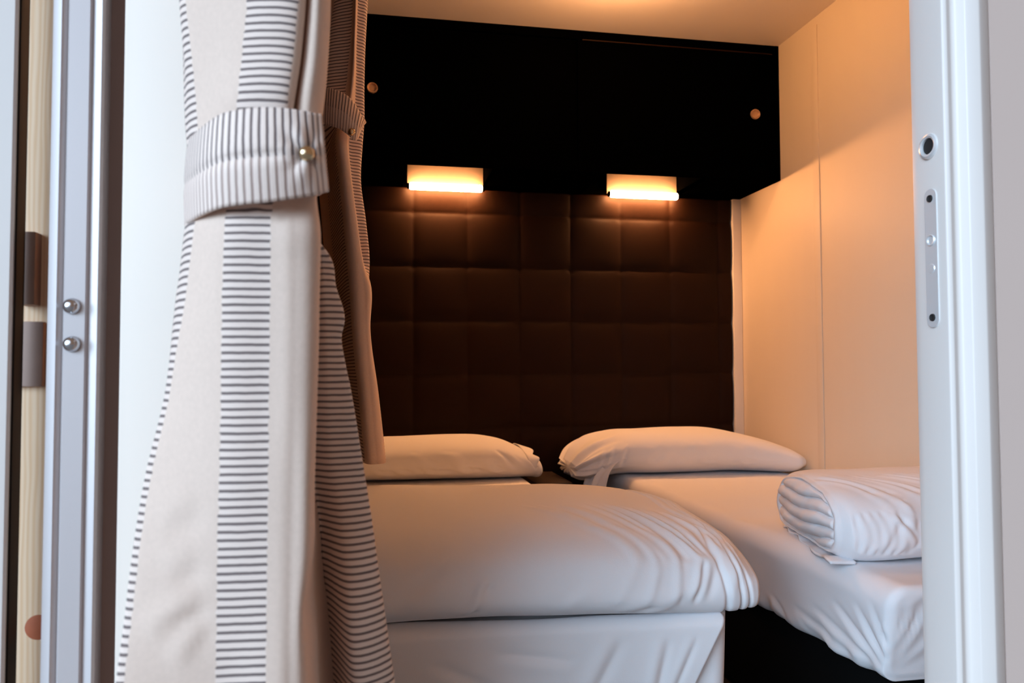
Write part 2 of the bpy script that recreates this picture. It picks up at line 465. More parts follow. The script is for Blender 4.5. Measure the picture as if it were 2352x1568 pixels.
make_lamp(*LAMPS[1], 'lit tube lamp above the right pillow, nearer the cream side wall')

# unseen round ceiling lamp, added to warm the ceiling and upper walls
cl = empty('added_ceiling_lamp', (0.86, 2.42, ZC))
tag(cl, 'unseen round ceiling lamp added for warm light, opaque cap below, above the two beds', 'lamp')
lathe('housing', [(0.0, 0.0), (0.05, 0.0), (0.05, -0.012), (0.012, -0.014), (0.012, -0.030), (0.0, -0.030)], (0.86, 2.42, ZC), (0, 0, 1), MAT['whitewall'], cl, 48)
lathe('light_block_cap', [(0.0, -0.094), (0.100, -0.094), (0.106, -0.098), (0.100, -0.104), (0.0, -0.106)], (0.86, 2.42, ZC), (0, 0, 1), MAT['whitewall'], cl, 48)  # opaque disc added so the lamp lights ceiling and walls, less the beds
lathe('diffuser', [(0.0, -0.030), (0.090, -0.032), (0.096, -0.040), (0.096, -0.090), (0.090, -0.0945), (0.0, -0.0945)], (0.86, 2.42, ZC), (0, 0, 1), MAT['diffuser'], cl, 48)

# ------------------------------------------------------------------ lofted soft things
def loft(stations, nper, nloop, axis='X', n=2.6):
    """stations: (s, a0, a1, z0, z1) ; a = the other horizontal axis. Loop is a superellipse with a flat underside."""
    S = np.array(stations, float)
    D, _ = catmull(S, nper, knots=S[:, 0])
    th = np.linspace(0, 2 * math.pi, nloop, endpoint=False) - math.pi / 2
    c, s = np.cos(th), np.sin(th)
    ca = np.sign(c) * np.abs(c) ** (2 / n); sa = np.sign(s) * np.abs(s) ** (2 / n)
    P = np.zeros((len(D), nloop, 3))
    for i, (q, a0, a1, z0, z1) in enumerate(D):
        A = (a0 + a1) / 2 + ca * (a1 - a0) / 2; Z = (z0 + z1) / 2 + sa * (z1 - z0) / 2
        if axis == 'X': P[i, :, 0] = q; P[i, :, 1] = A
        else: P[i, :, 1] = q; P[i, :, 0] = A
        P[i, :, 2] = Z
    return P
def displace(P, d, close=True):
    N = normals(P, close)
    ctr = P.mean(axis=(0, 1))
    if ((P - ctr) * N).sum() < 0: N = -N
    return P + N * d[..., None]

# ---- beds
ZM = 0.50
def make_right_bed():
    b = empty('bed', (1.36, 2.4, 0))
    tag(b, 'single bed along the cream side wall with fitted white sheet and black base', 'bed')
    box('base', (1.045, 1.46, 0.02), (1.70, 3.36, 0.315), MAT['blackbase'], b, bevel=0.01)
    # mattress in a fitted sheet: loop in XZ, lofted along Y, both ends rounded off
    nl = 260
    x0, x1, z0, z1 = 0.996, 1.722, 0.298, ZM
    per = []
    rt, rb = 0.042, 0.03
    def arc(cx, cz, r, a0, a1, k): return [(cx + r * math.cos(a0 + (a1 - a0) * i / k), cz + r * math.sin(a0 + (a1 - a0) * i / k)) for i in range(k + 1)]
    pi = math.pi
    raw = [(1.40, z0)] + [(x0 + 0.05, z0)] + arc(x0 + 0.010 + rb, z0 + rb, rb, -pi / 2, -pi, 6) + arc(x0 + rt, z1 - rt, rt, pi, pi / 2, 8) + arc(x1 - rt, z1 - rt, rt, pi / 2, 0, 6) + arc(x1 - rb, z0 + rb, rb, 0, -pi / 2, 6) + [(1.40, z0)]
    raw = np.array(raw); seg = np.r_[0, np.cumsum(np.linalg.norm(np.diff(raw, axis=0), axis=1))]
    u = np.linspace(0, seg[-1], nl, endpoint=False)
    lx = np.interp(u, seg, raw[:, 0]); lz = np.interp(u, seg, raw[:, 1])
    cxm, czm = 1.36, 0.404
    ys = []; sc = []
    # foot face: shrink the loop toward its centre to close it
    for k in np.linspace(0.02, 1.0, 46)[:-1]: ys.append(1.360); sc.append(k)
    for a in np.linspace(0, pi / 2, 8): ys.append(1.360 + 0.018 * (1 - math.sin(a))* -1 + 0.018); sc.append(1.0)
    ys = []; sc = []
    r = 0.020; half = 0.096
    for k in np.linspace(0.02, 1 - r / half, 40): ys.append(1.355); sc.append((k, 0))
    for a in np.linspace(0, pi / 2, 9)[1:]: ys.append(1.355 + r * (1 - math.cos(a))); sc.append((None, r * (1 - math.sin(a))))
    for y in np.linspace(1.39, 3.36, 190): ys.append(y); sc.append((None, 0.0))
    P = np.zeros((len(ys), nl, 3))
    N2 = np.stack([np.gradient(lz), -np.gradient(lx)], 1); N2 /= np.linalg.norm(N2, axis=1, keepdims=True)
    if (N2[:, 0] * (lx - cxm)).sum() < 0: N2 = -N2
    for i, (y, (k, ins)) in enumerate(zip(ys, sc)):
        if k is not None:
            bx, bz = lx - N2[:, 0] * r, lz - N2[:, 1] * r
            kk = k / (1 - r / half)
            P[i, :, 0] = cxm + (bx - cxm) * kk; P[i, :, 2] = czm + (bz - czm) * kk
        else:
            P[i, :, 0] = lx - N2[:, 0] * ins; P[i, :, 2] = lz - N2[:, 1] * ins
        P[i, :, 1] = y
    # lower edge of the foot face tucks inward
    low = np.clip((ZM - P[..., 2]) / 0.19, 0, 1)
    foot = np.exp(-np.clip(P[..., 1] - 1.36, 0, None) / 0.05)
    P[..., 1] += 0.042 * low * foot
    d = 0.0035 * wave_noise(P, 9, 3) + 0.0015 * wave_noise(P, 26, 4)
    rs = random.Random(5); segs = []
    side = lambda y, z: (1.0, y, z); ft = lambda x, z: (x, 1.37, z)
    segs += [(side(1.385, 0.335), side(1.47, 0.44), 0.007, 0.006), (side(1.39, 0.325), side(1.55, 0.42), 0.008, 0.006), (side(1.41, 0.32), side(1.63, 0.385), 0.008, 0.005),
             (side(1.375, 0.36), side(1.42, 0.46), 0.006, 0.005), (side(1.45, 0.312), side(1.72, 0.36), 0.009, 0.005), (side(1.55, 0.312), side(1.62, 0.36), 0.007, 0.004), (side(1.75, 0.31), side(1.83, 0.36), 0.008, 0.005), (side(1.66, 0.31), side(1.70, 0.35), 0.007, 0.004), (side(1.9, 0.31), side(1.98, 0.37), 0.009, 0.005)]
    segs += [(ft(1.03, 0.34), ft(1.07, 0.47), 0.006, 0.006), (ft(1.03, 0.33), ft(1.12, 0.42), 0.007, 0.006), (ft(1.05, 0.325), ft(1.20, 0.38), 0.007, 0.005), (ft(1.02, 0.47), ft(1.09, 0.495), 0.006, 0.004), (ft(1.015, 0.36), ft(1.04, 0.48), 0.004, 0.005)]
    d += creases(P, segs)
    # loose, scalloped lower hem
    hem = np.exp(-((P[..., 2] - 0.32) / 0.022) ** 2)
    d += hem * 0.003 * np.sin(P[..., 1] * 60 + 2 * np.sin(P[..., 1] * 17)) * (P[..., 1] > 1.38)
    P2 = displace(P, d)
    P2[..., 2] += hem * 0.0035 * np.sin(P2[..., 1] * 31 + 1.0)
    P2[..., 0] = np.minimum(P2[..., 0], 1.731)
    grid_obj('fitted_sheet', P2, MAT['cotton'], b, close_c=True, caps=True)
make_right_bed()

LBX0, LBX1, LBF = -0.19, 0.622, 1.255
def make_left_bed():
    b = empty('bed', (0.22, 2.3, 0))
    tag(b, 'single bed behind the tied striped curtain with white sheet hanging over its foot', 'bed')
    box('base', (LBX0 + 0.04, LBF + 0.08, 0.02), (LBX1 - 0.04, 3.36, 0.30), MAT['blackbase'], b, bevel=0.01)
    bm = bmesh.new(); add_box(bm, (LBX0, LBF + 0.055, 0.30), (LBX1 - 0.004, 3.37, ZM - 0.003), 0.03, 5)
    from_bm('mattress', bm, MAT['cotton'], b)
    # corner wrap of the sheet around the foot and the gap side
    prof = []
    def wrap(zs, off, xa):
        rows = []
        for z in zs:
            row = []
            for x in np.linspace(xa, LBX1 - 0.03, 60): row.append((x, LBF + off, z))
            for a in np.linspace(-math.pi / 2, 0, 12): row.append((LBX1 - 0.03 + 0.03 * math.cos(a), LBF + off + 0.03 + 0.03 * math.sin(a), z))
            for y in np.linspace(LBF + 0.06, LBF + 0.60, 30): row.append((LBX1, y, z))
            rows.append(row)
        return np.array(rows)
    zs = np.linspace(0.502, 0.13, 60)
    P = wrap(zs, 0.018, 0.44)
    low = np.clip((0.5 - P[..., 2]) / 0.37, 0, 1)
    P = displace(P, 0.002 * wave_noise(P, 14, 8), False)
    P[..., 1] += 0.045 * np.clip(0.62 - P[..., 0], 0, 1) / 0.8
    P[..., 0] -= 0.020 * low * (P[..., 0] > 0.55)
    grid_obj('corner_fold', P, MAT['cotton'], b, thick=0.003)
    # front hanging panel whose right edge runs diagonally
    nr, ncn = 110, 200; rows = []
    for i, t in enumerate(np.linspace(0, 1, nr)):
        # over the edge then down
        if t < 0.12:
            a = t / 0.12 * math.pi / 2; y = LBF + 0.020 - 0.028 * math.sin(a) ; z = ZM + 0.003 - 0.02 * (1 - math.cos(a))
        else:
            y = LBF - 0.008; z = ZM - 0.017 - (t - 0.12) / 0.88 * 0.35
        xr = 0.600 - max(0.0, 0.497 - z) * 0.52
        rows.append([(x, y, z) for x in np.linspace(LBX0, xr, ncn)])
    P = np.array(rows)
    d = 0.0025 * wave_noise(P, 11, 21) + 0.0012 * wave_noise(P, 30, 22)
    f = lambda x, z: (x, LBF - 0.008, z)
    d += creases(P, [(f(0.42, 0.47), f(0.36, 0.36), 0.010, 0.004), (f(0.50, 0.47), f(0.47, 0.34), 0.008, 0.004), (f(0.20, 0.46), f(0.34, 0.44), 0.008, 0.003), (f(0.10, 0.45), f(0.25, 0.38), 0.010, 0.003), (f(0.55, 0.47), f(0.50, 0.36), 0.006, 0.003)])
    P = displace(P, d, False)
    P[..., 1] += 0.045 * (0.62 - P[..., 0]) / 0.8
    grid_obj('hanging_sheet', P, MAT['cotton'], b, thick=0.003)
make_left_bed()

# ---- pillows
def make_pillow_left():
    st = [(-0.17, 2.99, 3.30, 0.503, 0.56), (-0.12, 2.95, 3.34, 0.5, 0.62), (-0.02, 2.93, 3.36, 0.5, 0.648), (0.15, 2.925, 3.365, 0.5, 0.660), (0.35, 2.925, 3.365, 0.5, 0.661), (0.47, 2.93, 3.36, 0.5, 0.655), (0.55, 2.94, 3.35, 0.5, 0.638), (0.605, 2.955, 3.335, 0.5, 0.612), (0.640, 2.965, 3.32, 0.5, 0.590), (0.668, 2.97, 3.31, 0.501, 0.572), (0.674, 2.99, 3.29, 0.506, 0.560)]
    P = loft(st, 16, 200, n=2.5)
    d = 0.003 * wave_noise(P, 16, 31)
    f = lambda x, y, z: (x, y, z)
    rs = random.Random(3); segs = []
    for i in range(16):
        x = 0.0 + i * 0.04 + rs.uniform(-.015, .015)
        segs.append((f(x, 2.945, 0.60 + rs.uniform(-0.03, .03)), f(x + 0.07 + rs.uniform(0, .05), 2.93, 0.525), 0.008, rs.uniform(0.004, 0.008)))
    segs += [(f(0.60, 2.96, 0.60), f(0.66, 2.97, 0.53), 0.006, 0.004), (f(0.30, 2.93, 0.53), f(0.66, 2.965, 0.525), 0.006, 0.004)]
    d += creases(P, segs)
    P = displace(P, d); P[..., 2] = np.maximum(P[..., 2], 0.5005)
    P[..., 1] = np.minimum(P[..., 1], 3.385)
    o = grid_obj('pillow', P, MAT['cotton'], close_c=True, caps=True)
    tag(o, 'plump white pillow lying on the bed behind the curtain, squared right end', 'pillow')
    # open lip of the pillowcase at the right end
    L = []
    th = np.linspace(0, 2 * math.pi, 120, endpoint=False)
    for s in np.linspace(0, 1, 8):
        x = 0.618 + 0.040 * s
        ca, sa = np.cos(th), np.sin(th)
        yy = 3.145 + np.sign(ca) * np.abs(ca) ** .7 * (0.188 - 0.004 * s); zz = 0.559 + np.sign(sa) * np.abs(sa) ** .8 * (0.058 + 0.004 * np.sin(5 * th) - 0.012 * s)
        L.append(np.stack([x + 0.008 * np.sin(7 * th + 1) * s + (zz - 0.55) * -0.25, yy, np.maximum(zz, 0.5006)], 1))
    c = grid_obj('pillowcase_hem', np.array(L), MAT['cotton'], o, close_c=True, thick=0.0025)
make_pillow_left()
def make_pillow_right():
    st = [(0.815, 3.00, 3.26, 0.500, 0.548), (0.845, 2.975, 3.30, 0.485, 0.590), (0.89, 2.96, 3.33, 0.480, 0.628), (0.95, 2.94, 3.35, 0.492, 0.655), (1.02, 2.93, 3.36, 0.5, 0.672), (1.15, 2.92, 3.365, 0.5, 0.676), (1.32, 2.915, 3.365, 0.5, 0.678), (1.48, 2.91, 3.36, 0.5, 0.672), (1.58, 2.88, 3.33, 0.5, 0.650), (1.65, 2.85, 3.25, 0.503, 0.625), (1.695, 2.83, 3.12, 0.512, 0.600), (1.718, 2.84, 3.00, 0.530, 0.580)]
    P = loft(st, 16, 220, n=2.5)
    X = P[..., 0]
    th = np.linspace(0, 2 * math.pi, 220, endpoint=False)[None, :]
    ruf = np.clip((1.0 - X) / 0.16, 0, 1)
    d = 0.003 * wave_noise(P, 15, 41) + ruf * (0.010 * np.sin(th * 9 + 7 * X) + 0.006 * np.sin(th * 17 + 1.3))
    rs = random.Random(9); segs = []
    for i in range(10):
        x = 1.12 + i * 0.055
        segs.append(((x, 2.94, 0.62 + rs.uniform(-.03, .02)), (x + rs.uniform(-.08, .08), 2.915, 0.55), 0.011, rs.uniform(0.003, 0.006)))
    segs += [((1.02, 2.925, 0.645), (0.97, 2.94, 0.50), 0.008, 0.007), ((1.0, 2.93, 0.55), (1.20, 2.915, 0.53), 0.008, 0.006), ((1.05, 2.92, 0.54), (1.6, 2.87, 0.55), 0.007, 0.003), ((0.93, 2.95, 0.62), (0.90, 2.965, 0.50), 0.008, 0.006), ((0.97, 2.94, 0.64), (0.93, 2.95, 0.52), 0.007, 0.005)]
    d += creases(P, segs)
    P = displace(P, d)
    P[..., 2] = np.where(P[..., 0] > 0.985, np.maximum(P[..., 2], 0.5035), P[..., 2])
    P[..., 1] = np.minimum(P[..., 1], 3.385); P[..., 0] = np.minimum(P[..., 0], 1.731)
    o = grid_obj('pillow', P, MAT['cotton'], close_c=True, caps=True)
    tag(o, 'white pillow in the corner by the cream wall, left end drooping over the bed edge', 'pillow')
    # the loose open end of the pillowcase hanging over the mattress edge
    rows = []
    for s in np.linspace(0, 1, 40):
        row = []
        for t in np.linspace(0, 1, 90):
            y = 2.935 + 0.14 * t
            fold = 0.016 * math.sin(t * 20 + 1.5 * s) + 0.008 * math.sin(t * 43 + 2)
            x = 1.00 - 0.165 * s ** 0.8 + 0.05 * s * s + fold * (0.25 + s)
            z = 0.575 - 0.115 * s ** 1.5 + 0.014 * math.sin(t * 9) * s - 0.03 * s * (1 - t)
            row.append((x, y + 0.012 * s * math.sin(t * 15), z))
        rows.append(row)
    grid_obj('pillowcase_flap', np.array(rows), MAT['cotton'], o, thick=0.0025)
make_pillow_right()

# ---- folded duvet on the left bed
def prof_loop(pts, n):
    A = np.array(pts + [pts[0]], float)
    S, _ = catmull(A, 14); seg = np.r_[0, np.cumsum(np.linalg.norm(np.diff(S, axis=0), axis=1))]
    u = np.linspace(0, seg[-1], n, endpoint=False)
    return np.stack([np.interp(u, seg, S[:, 0]), np.interp(u, seg, S[:, 1])], 1)
def make_duvet_left():
    main = [(1.33, 0.504), (1.262, 0.508), (1.226, 0.53), (1.222, 0.565), (1.245, 0.612), (1.305, 0.645), (1.40, 0.665), (1.55, 0.674), (1.72, 0.667), (1.86, 0.640), (1.95, 0.59), (1.965, 0.53), (1.92, 0.506), (1.62, 0.504)]
    mid = [(1.33, 0.504), (1.264, 0.507), (1.240, 0.525), (1.236, 0.558), (1.255, 0.596), (1.312, 0.626), (1.40, 0.645), (1.55, 0.656), (1.72, 0.652), (1.84, 0.630), (1.92, 0.58), (1.94, 0.53), (1.90, 0.506), (1.62, 0.504)]
    end = [(1.34, 0.504), (1.285, 0.506), (1.266, 0.518), (1.262, 0.540), (1.272, 0.562), (1.325, 0.590), (1.42, 0.614), (1.55, 0.628), (1.68, 0.632), (1.80, 0.610), (1.87, 0.570), (1.89, 0.53), (1.86, 0.506), (1.62, 0.504)]
    nl = 340
    K = {-0.19: main, -0.05: main, 0.22: main, 0.45: main, 0.57: mid, 0.635: [((a[0] + b[0]) / 2, (a[1] + b[1]) / 2) for a, b in zip(mid, end)], 0.664: end}
    xs = sorted(K); L = np.array([prof_loop(K[x], nl) for x in xs])
    G, X = catmull(L, 46, knots=xs)
    P = np.zeros((len(X), nl, 3)); P[..., 0] = X[:, None]; P[..., 1:] = G
    # rounded bottom shadow edge, wrinkles fanning from the gathered right end
    s = np.linspace(0, 1, nl, endpoint=False)[None, :] * np.ones((len(X), 1)); XX = P[..., 0]
    d = 0.004 * wave_noise(P, 7, 51) + 0.0012 * wave_noise(P, 24, 52)
    rs = random.Random(12); segs = []
    def q(x, y, z): return (x, y, z)
    front = [(1.30, 0.65), (1.245, 0.61), (1.222, 0.565), (1.235, 0.53)]
    # fanned creases near the right end: start high and behind, run down the front
    for i in range(13):
        x_top = 0.30 + i * 0.031 + rs.uniform(-.01, .01); x_mid = 0.45 + i * 0.019 + rs.uniform(-.008, .008)
        a = 0.003 + 0.003 * rs.random(); w = 0.005 + 0.004 * rs.random()
        zt = 0.668 - max(0, x_top - 0.45) * 0.18
        segs.append((q(x_top, 1.45, zt), q((x_top + x_mid) / 2 + 0.02, 1.31, zt - 0.025), w, a))
        segs.append((q((x_top + x_mid) / 2 + 0.01, 1.33, zt - 0.02), q(x_mid, 1.245, 0.60), w, a))
        if i % 2 == 0: segs.append((q(x_mid, 1.25, 0.605), q(x_mid - 0.03 + rs.uniform(-.02, .02), 1.228, 0.53), w, a))
    segs += [(q(0.20, 1.222, 0.58), q(0.165, 1.235, 0.52), 0.006, 0.009), (q(0.185, 1.225, 0.55), q(0.15, 1.24, 0.515), 0.005, 0.007), (q(0.40, 1.225, 0.535), q(0.52, 1.24, 0.56), 0.006, 0.004), (q(0.44, 1.23, 0.52), q(0.56, 1.25, 0.57), 0.006, 0.005), (q(0.30, 1.225, 0.54), q(0.36, 1.225, 0.58), 0.008, 0.003),
             (q(0.05, 1.222, 0.56), q(0.12, 1.24, 0.60), 0.012, 0.002)]
    d += creases(P, segs)
    for xg, w, a in ((0.600, 0.005, 0.006), (0.628, 0.0035, 0.007), (0.646, 0.0035, 0.006)):
        d -= a * np.exp(-((XX - xg - 0.006 * np.sin(s * 40)) / w) ** 2)
    P = displace(P, d)
    P[..., 2] = np.where(P[..., 1] > 1.27, np.maximum(P[..., 2], 0.5045), P[..., 2])
    # end cap: a layered, slightly hollow end
    ctr = P[-1].mean(axis=0)
    caps_rows = []
    for k, dx in ((0.985, 0.006), (0.95, 0.007), (0.90, 0.002), (0.84, -0.012), (0.76, 0.0), (0.66, 0.0), (0.56, -0.014), (0.46, 0.0), (0.32, -0.004), (0.16, -0.01)):
        row = ctr + (P[-1] - ctr) * k; row[:, 0] = P[-1][:, 0] + dx; caps_rows.append(row)
    P = np.concatenate([P, np.array(caps_rows)], 0)
    P[..., 1] += 0.045 * (0.62 - P[..., 0]) / 0.8
    o = grid_obj('duvet', P, MAT['cotton'], close_c=True, caps=True)
    tag(o, 'white folded duvet lying across the foot of the bed behind the curtain', 'duvet')
make_duvet_left()

# ---- rolled duvet on the right bed
def make_duvet_right():
    loop = [(1.70, 0.5035), (1.58, 0.5035), (1.525, 0.508), (1.492, 0.535), (1.485, 0.580), (1.505, 0.625), (1.56, 0.655), (1.66, 0.670), (1.78, 0.673), (1.89, 0.655), (1.955, 0.615), (1.972, 0.565), (1.955, 0.52), (1.90, 0.505)]
    nl = 360
    lp = prof_loop(loop, nl)
    cy0, cz0 = 1.72, 0.588
    xs = np.r_[np.linspace(0, 0.03, 8)[:-1], np.linspace(0.03, 0.715, 170)]
    P = np.zeros((len(xs), nl, 3))
    for i, t in enumerate(xs):
        k = 1.0 - 0.11 * math.exp(-t / 0.016) - 0.02 * math.exp(-t / 0.06) + 0.02 * math.exp(-((t - 0.45) / 0.25) ** 2)
        P[i, :, 1] = cy0 + (lp[:, 0] - cy0) * k; P[i, :, 2] = cz0 + (lp[:, 1] - cz0) * k
        P[i, :, 0] = 1.0 + 0.22 * (P[i, :, 1] - 1.52) * (1 - t / 0.715) + t
    d = 0.004 * wave_noise(P, 9, 61) + 0.0015 * wave_noise(P, 28, 62)
    segs = []
    q = lambda x, y, z: (x, y, z)
    rs = random.Random(4)
    for i in range(12):
        x = 1.06 + i * 0.045 + rs.uniform(-.012, .012)
        a = 0.004 + 0.004 * rs.random(); w = 0.006 + 0.005 * rs.random()
        segs.append((q(x - 0.02, 1.70, 0.672), q(x + 0.05, 1.54, 0.648), w, a))
        segs.append((q(x + 0.04, 1.56, 0.652), q(x + 0.075, 1.49, 0.585), w, a))
        segs.append((q(x + 0.07, 1.487, 0.60), q(x + 0.03 + rs.uniform(-.02, .02), 1.50, 0.525), w, a * 0.9))
    for i in range(6):
        x = 1.02 + i * 0.02
        segs.append((q(x, 1.50, 0.62), q(x + 0.005, 1.495, 0.525), 0.005, 0.0045))
    segs += [(q(1.10, 1.49, 0.63), q(1.165, 1.487, 0.55), 0.006, 0.006), (q(1.15, 1.52, 0.64), q(1.155, 1.487, 0.54), 0.005, 0.006)]
    d += creases(P, segs)
    P = displace(P, d)
    P[..., 2] = np.maximum(P[..., 2], 0.503); P[..., 0] = np.minimum(P[..., 0], 1.729)
    # end face with the rolled layers: puffy ridges along a flattened spiral
    body = P
    edge = P[0]
    caps = []
    ks = np.linspace(1.0, 0.02, 90)[1:]
    ya, yb = 1.63, 1.83
    for k in ks:
        row = np.zeros((nl, 3)); row[:, 1] = cy0 + (edge[:, 1] - cy0) * k; row[:, 2] = cz0 + (edge[:, 2] - cz0) * k
        yy, zz = row[:, 1], row[:, 2]
        # folded layers lie nearly flat inside one outer wrap
        wob = 0.20 * np.sin(yy * 11 + 0.6) + 0.07 * np.sin(yy * 27 + zz * 20)
        ph = (zz - 0.505) / 0.0305 + wob + 0.9 * np.exp(-((yy - 1.56) / 0.04) ** 2) * (zz - 0.58) / 0.08
        lay = 0.014 * np.abs(np.sin(math.pi * ph)) ** 0.45 - 0.004 + 0.003 * np.sin(yy * 14 + np.floor(ph) * 2.1)
        w = 1 - 0.10 - 0.03 * np.sin(yy * 20)
        outer = 0.009 * np.sin(np.clip((1 - k) / 0.14, 0, 1) * math.pi) ** 0.6
        mixf = np.clip((w - k) / 0.05, 0, 1)
        puff = outer * (1 - mixf) + lay * mixf - 0.0025 * np.exp(-((k - w + 0.03) / 0.018) ** 2)
        puff = puff + 0.0012 * np.sin(yy * 47 + zz * 75) + 0.0006 * np.sin(yy * 131 + zz * 101) + 0.022 * (1 - k ** 2)
        fade = np.clip((1 - k) / 0.05, 0, 1)
        base = 1.0 + 0.22 * (yy - 1.52)
        row[:, 0] = base + (edge[:, 0] - base) * (1 - fade) - puff * fade - 0.012 * fade * (1 - k) * 0
        caps.append(row)
    P = np.concatenate([np.array(caps[::-1]), body], 0)
    o = grid_obj('duvet', P, MAT['cotton'], close_c=True, caps=True)
    tag(o, 'thick rolled white duvet on the bed beside the cream wall, layered end showing', 'duvet')
    # the loose under-flap that pokes out below the roll
    rows = []
    for s in np.linspace(0, 1, 14):
        row = []
        for t in np.linspace(0, 1, 60):
            y = 1.515 + 0.40 * t
            x = 1.03 + 0.22 * (y - 1.52) - (0.060 - 0.03 * t + 0.004 * math.sin(t * 25)) * s
            z = 0.507 + 0.0035 * math.sin(t * 22) + 0.004 * s * math.sin(t * 9 + 1)
            row.append((x, y, max(z, 0.504)))
        rows.append(row)
    grid_obj('loose_edge', np.array(rows), MAT['cotton'], o, thick=0.006)
make_duvet_right()

# ---- low dark shelf between the beds
ns = empty('bedside_shelf', (0.80, 3.2, 0))
tag(ns, 'low dark bedside shelf standing between the two beds against the headboard', 'bedside table')
box('top', (0.655, 3.02, 0.455), (0.805, 3.375, 0.475), MAT['nightstand'], ns, bevel=0.002)
box('body', (0.665, 3.05, 0.0), (0.795, 3.375, 0.455), MAT['nightstand'], ns, bevel=0.002)

# ------------------------------------------------------------------ curtains
def ribbon(name, rows, ulist, mat, parent, nr=10, nc=14, thick=0.0018, extra=None, k=1.0):
    """rows: list of (z, [(x_px, Y), ...])"""
    Z = np.array([r[0] for r in rows])
    A = np.array([[pt(x, z, Y * k) for (x, Y) in cols] for z, cols in rows])
    G, zz = catmull(A, nr, 0, knots=-Z)
    G, uu = catmull(G, nc, 1)
    U = np.interp(uu, np.arange(len(ulist)), ulist)
    uv = np.zeros(G.shape[:2] + (2,)); uv[..., 0] = U[None, :]; uv[..., 1] = G[..., 2]
    if extra is not None: G = extra(G)
    return grid_obj(name, G, mat, parent, uv=uv, thick=thick)

def zf(y): return at(600, y, 0.89 * KF)[2]
def zr(y): return at(800, y, 2.08 * KR)[2]

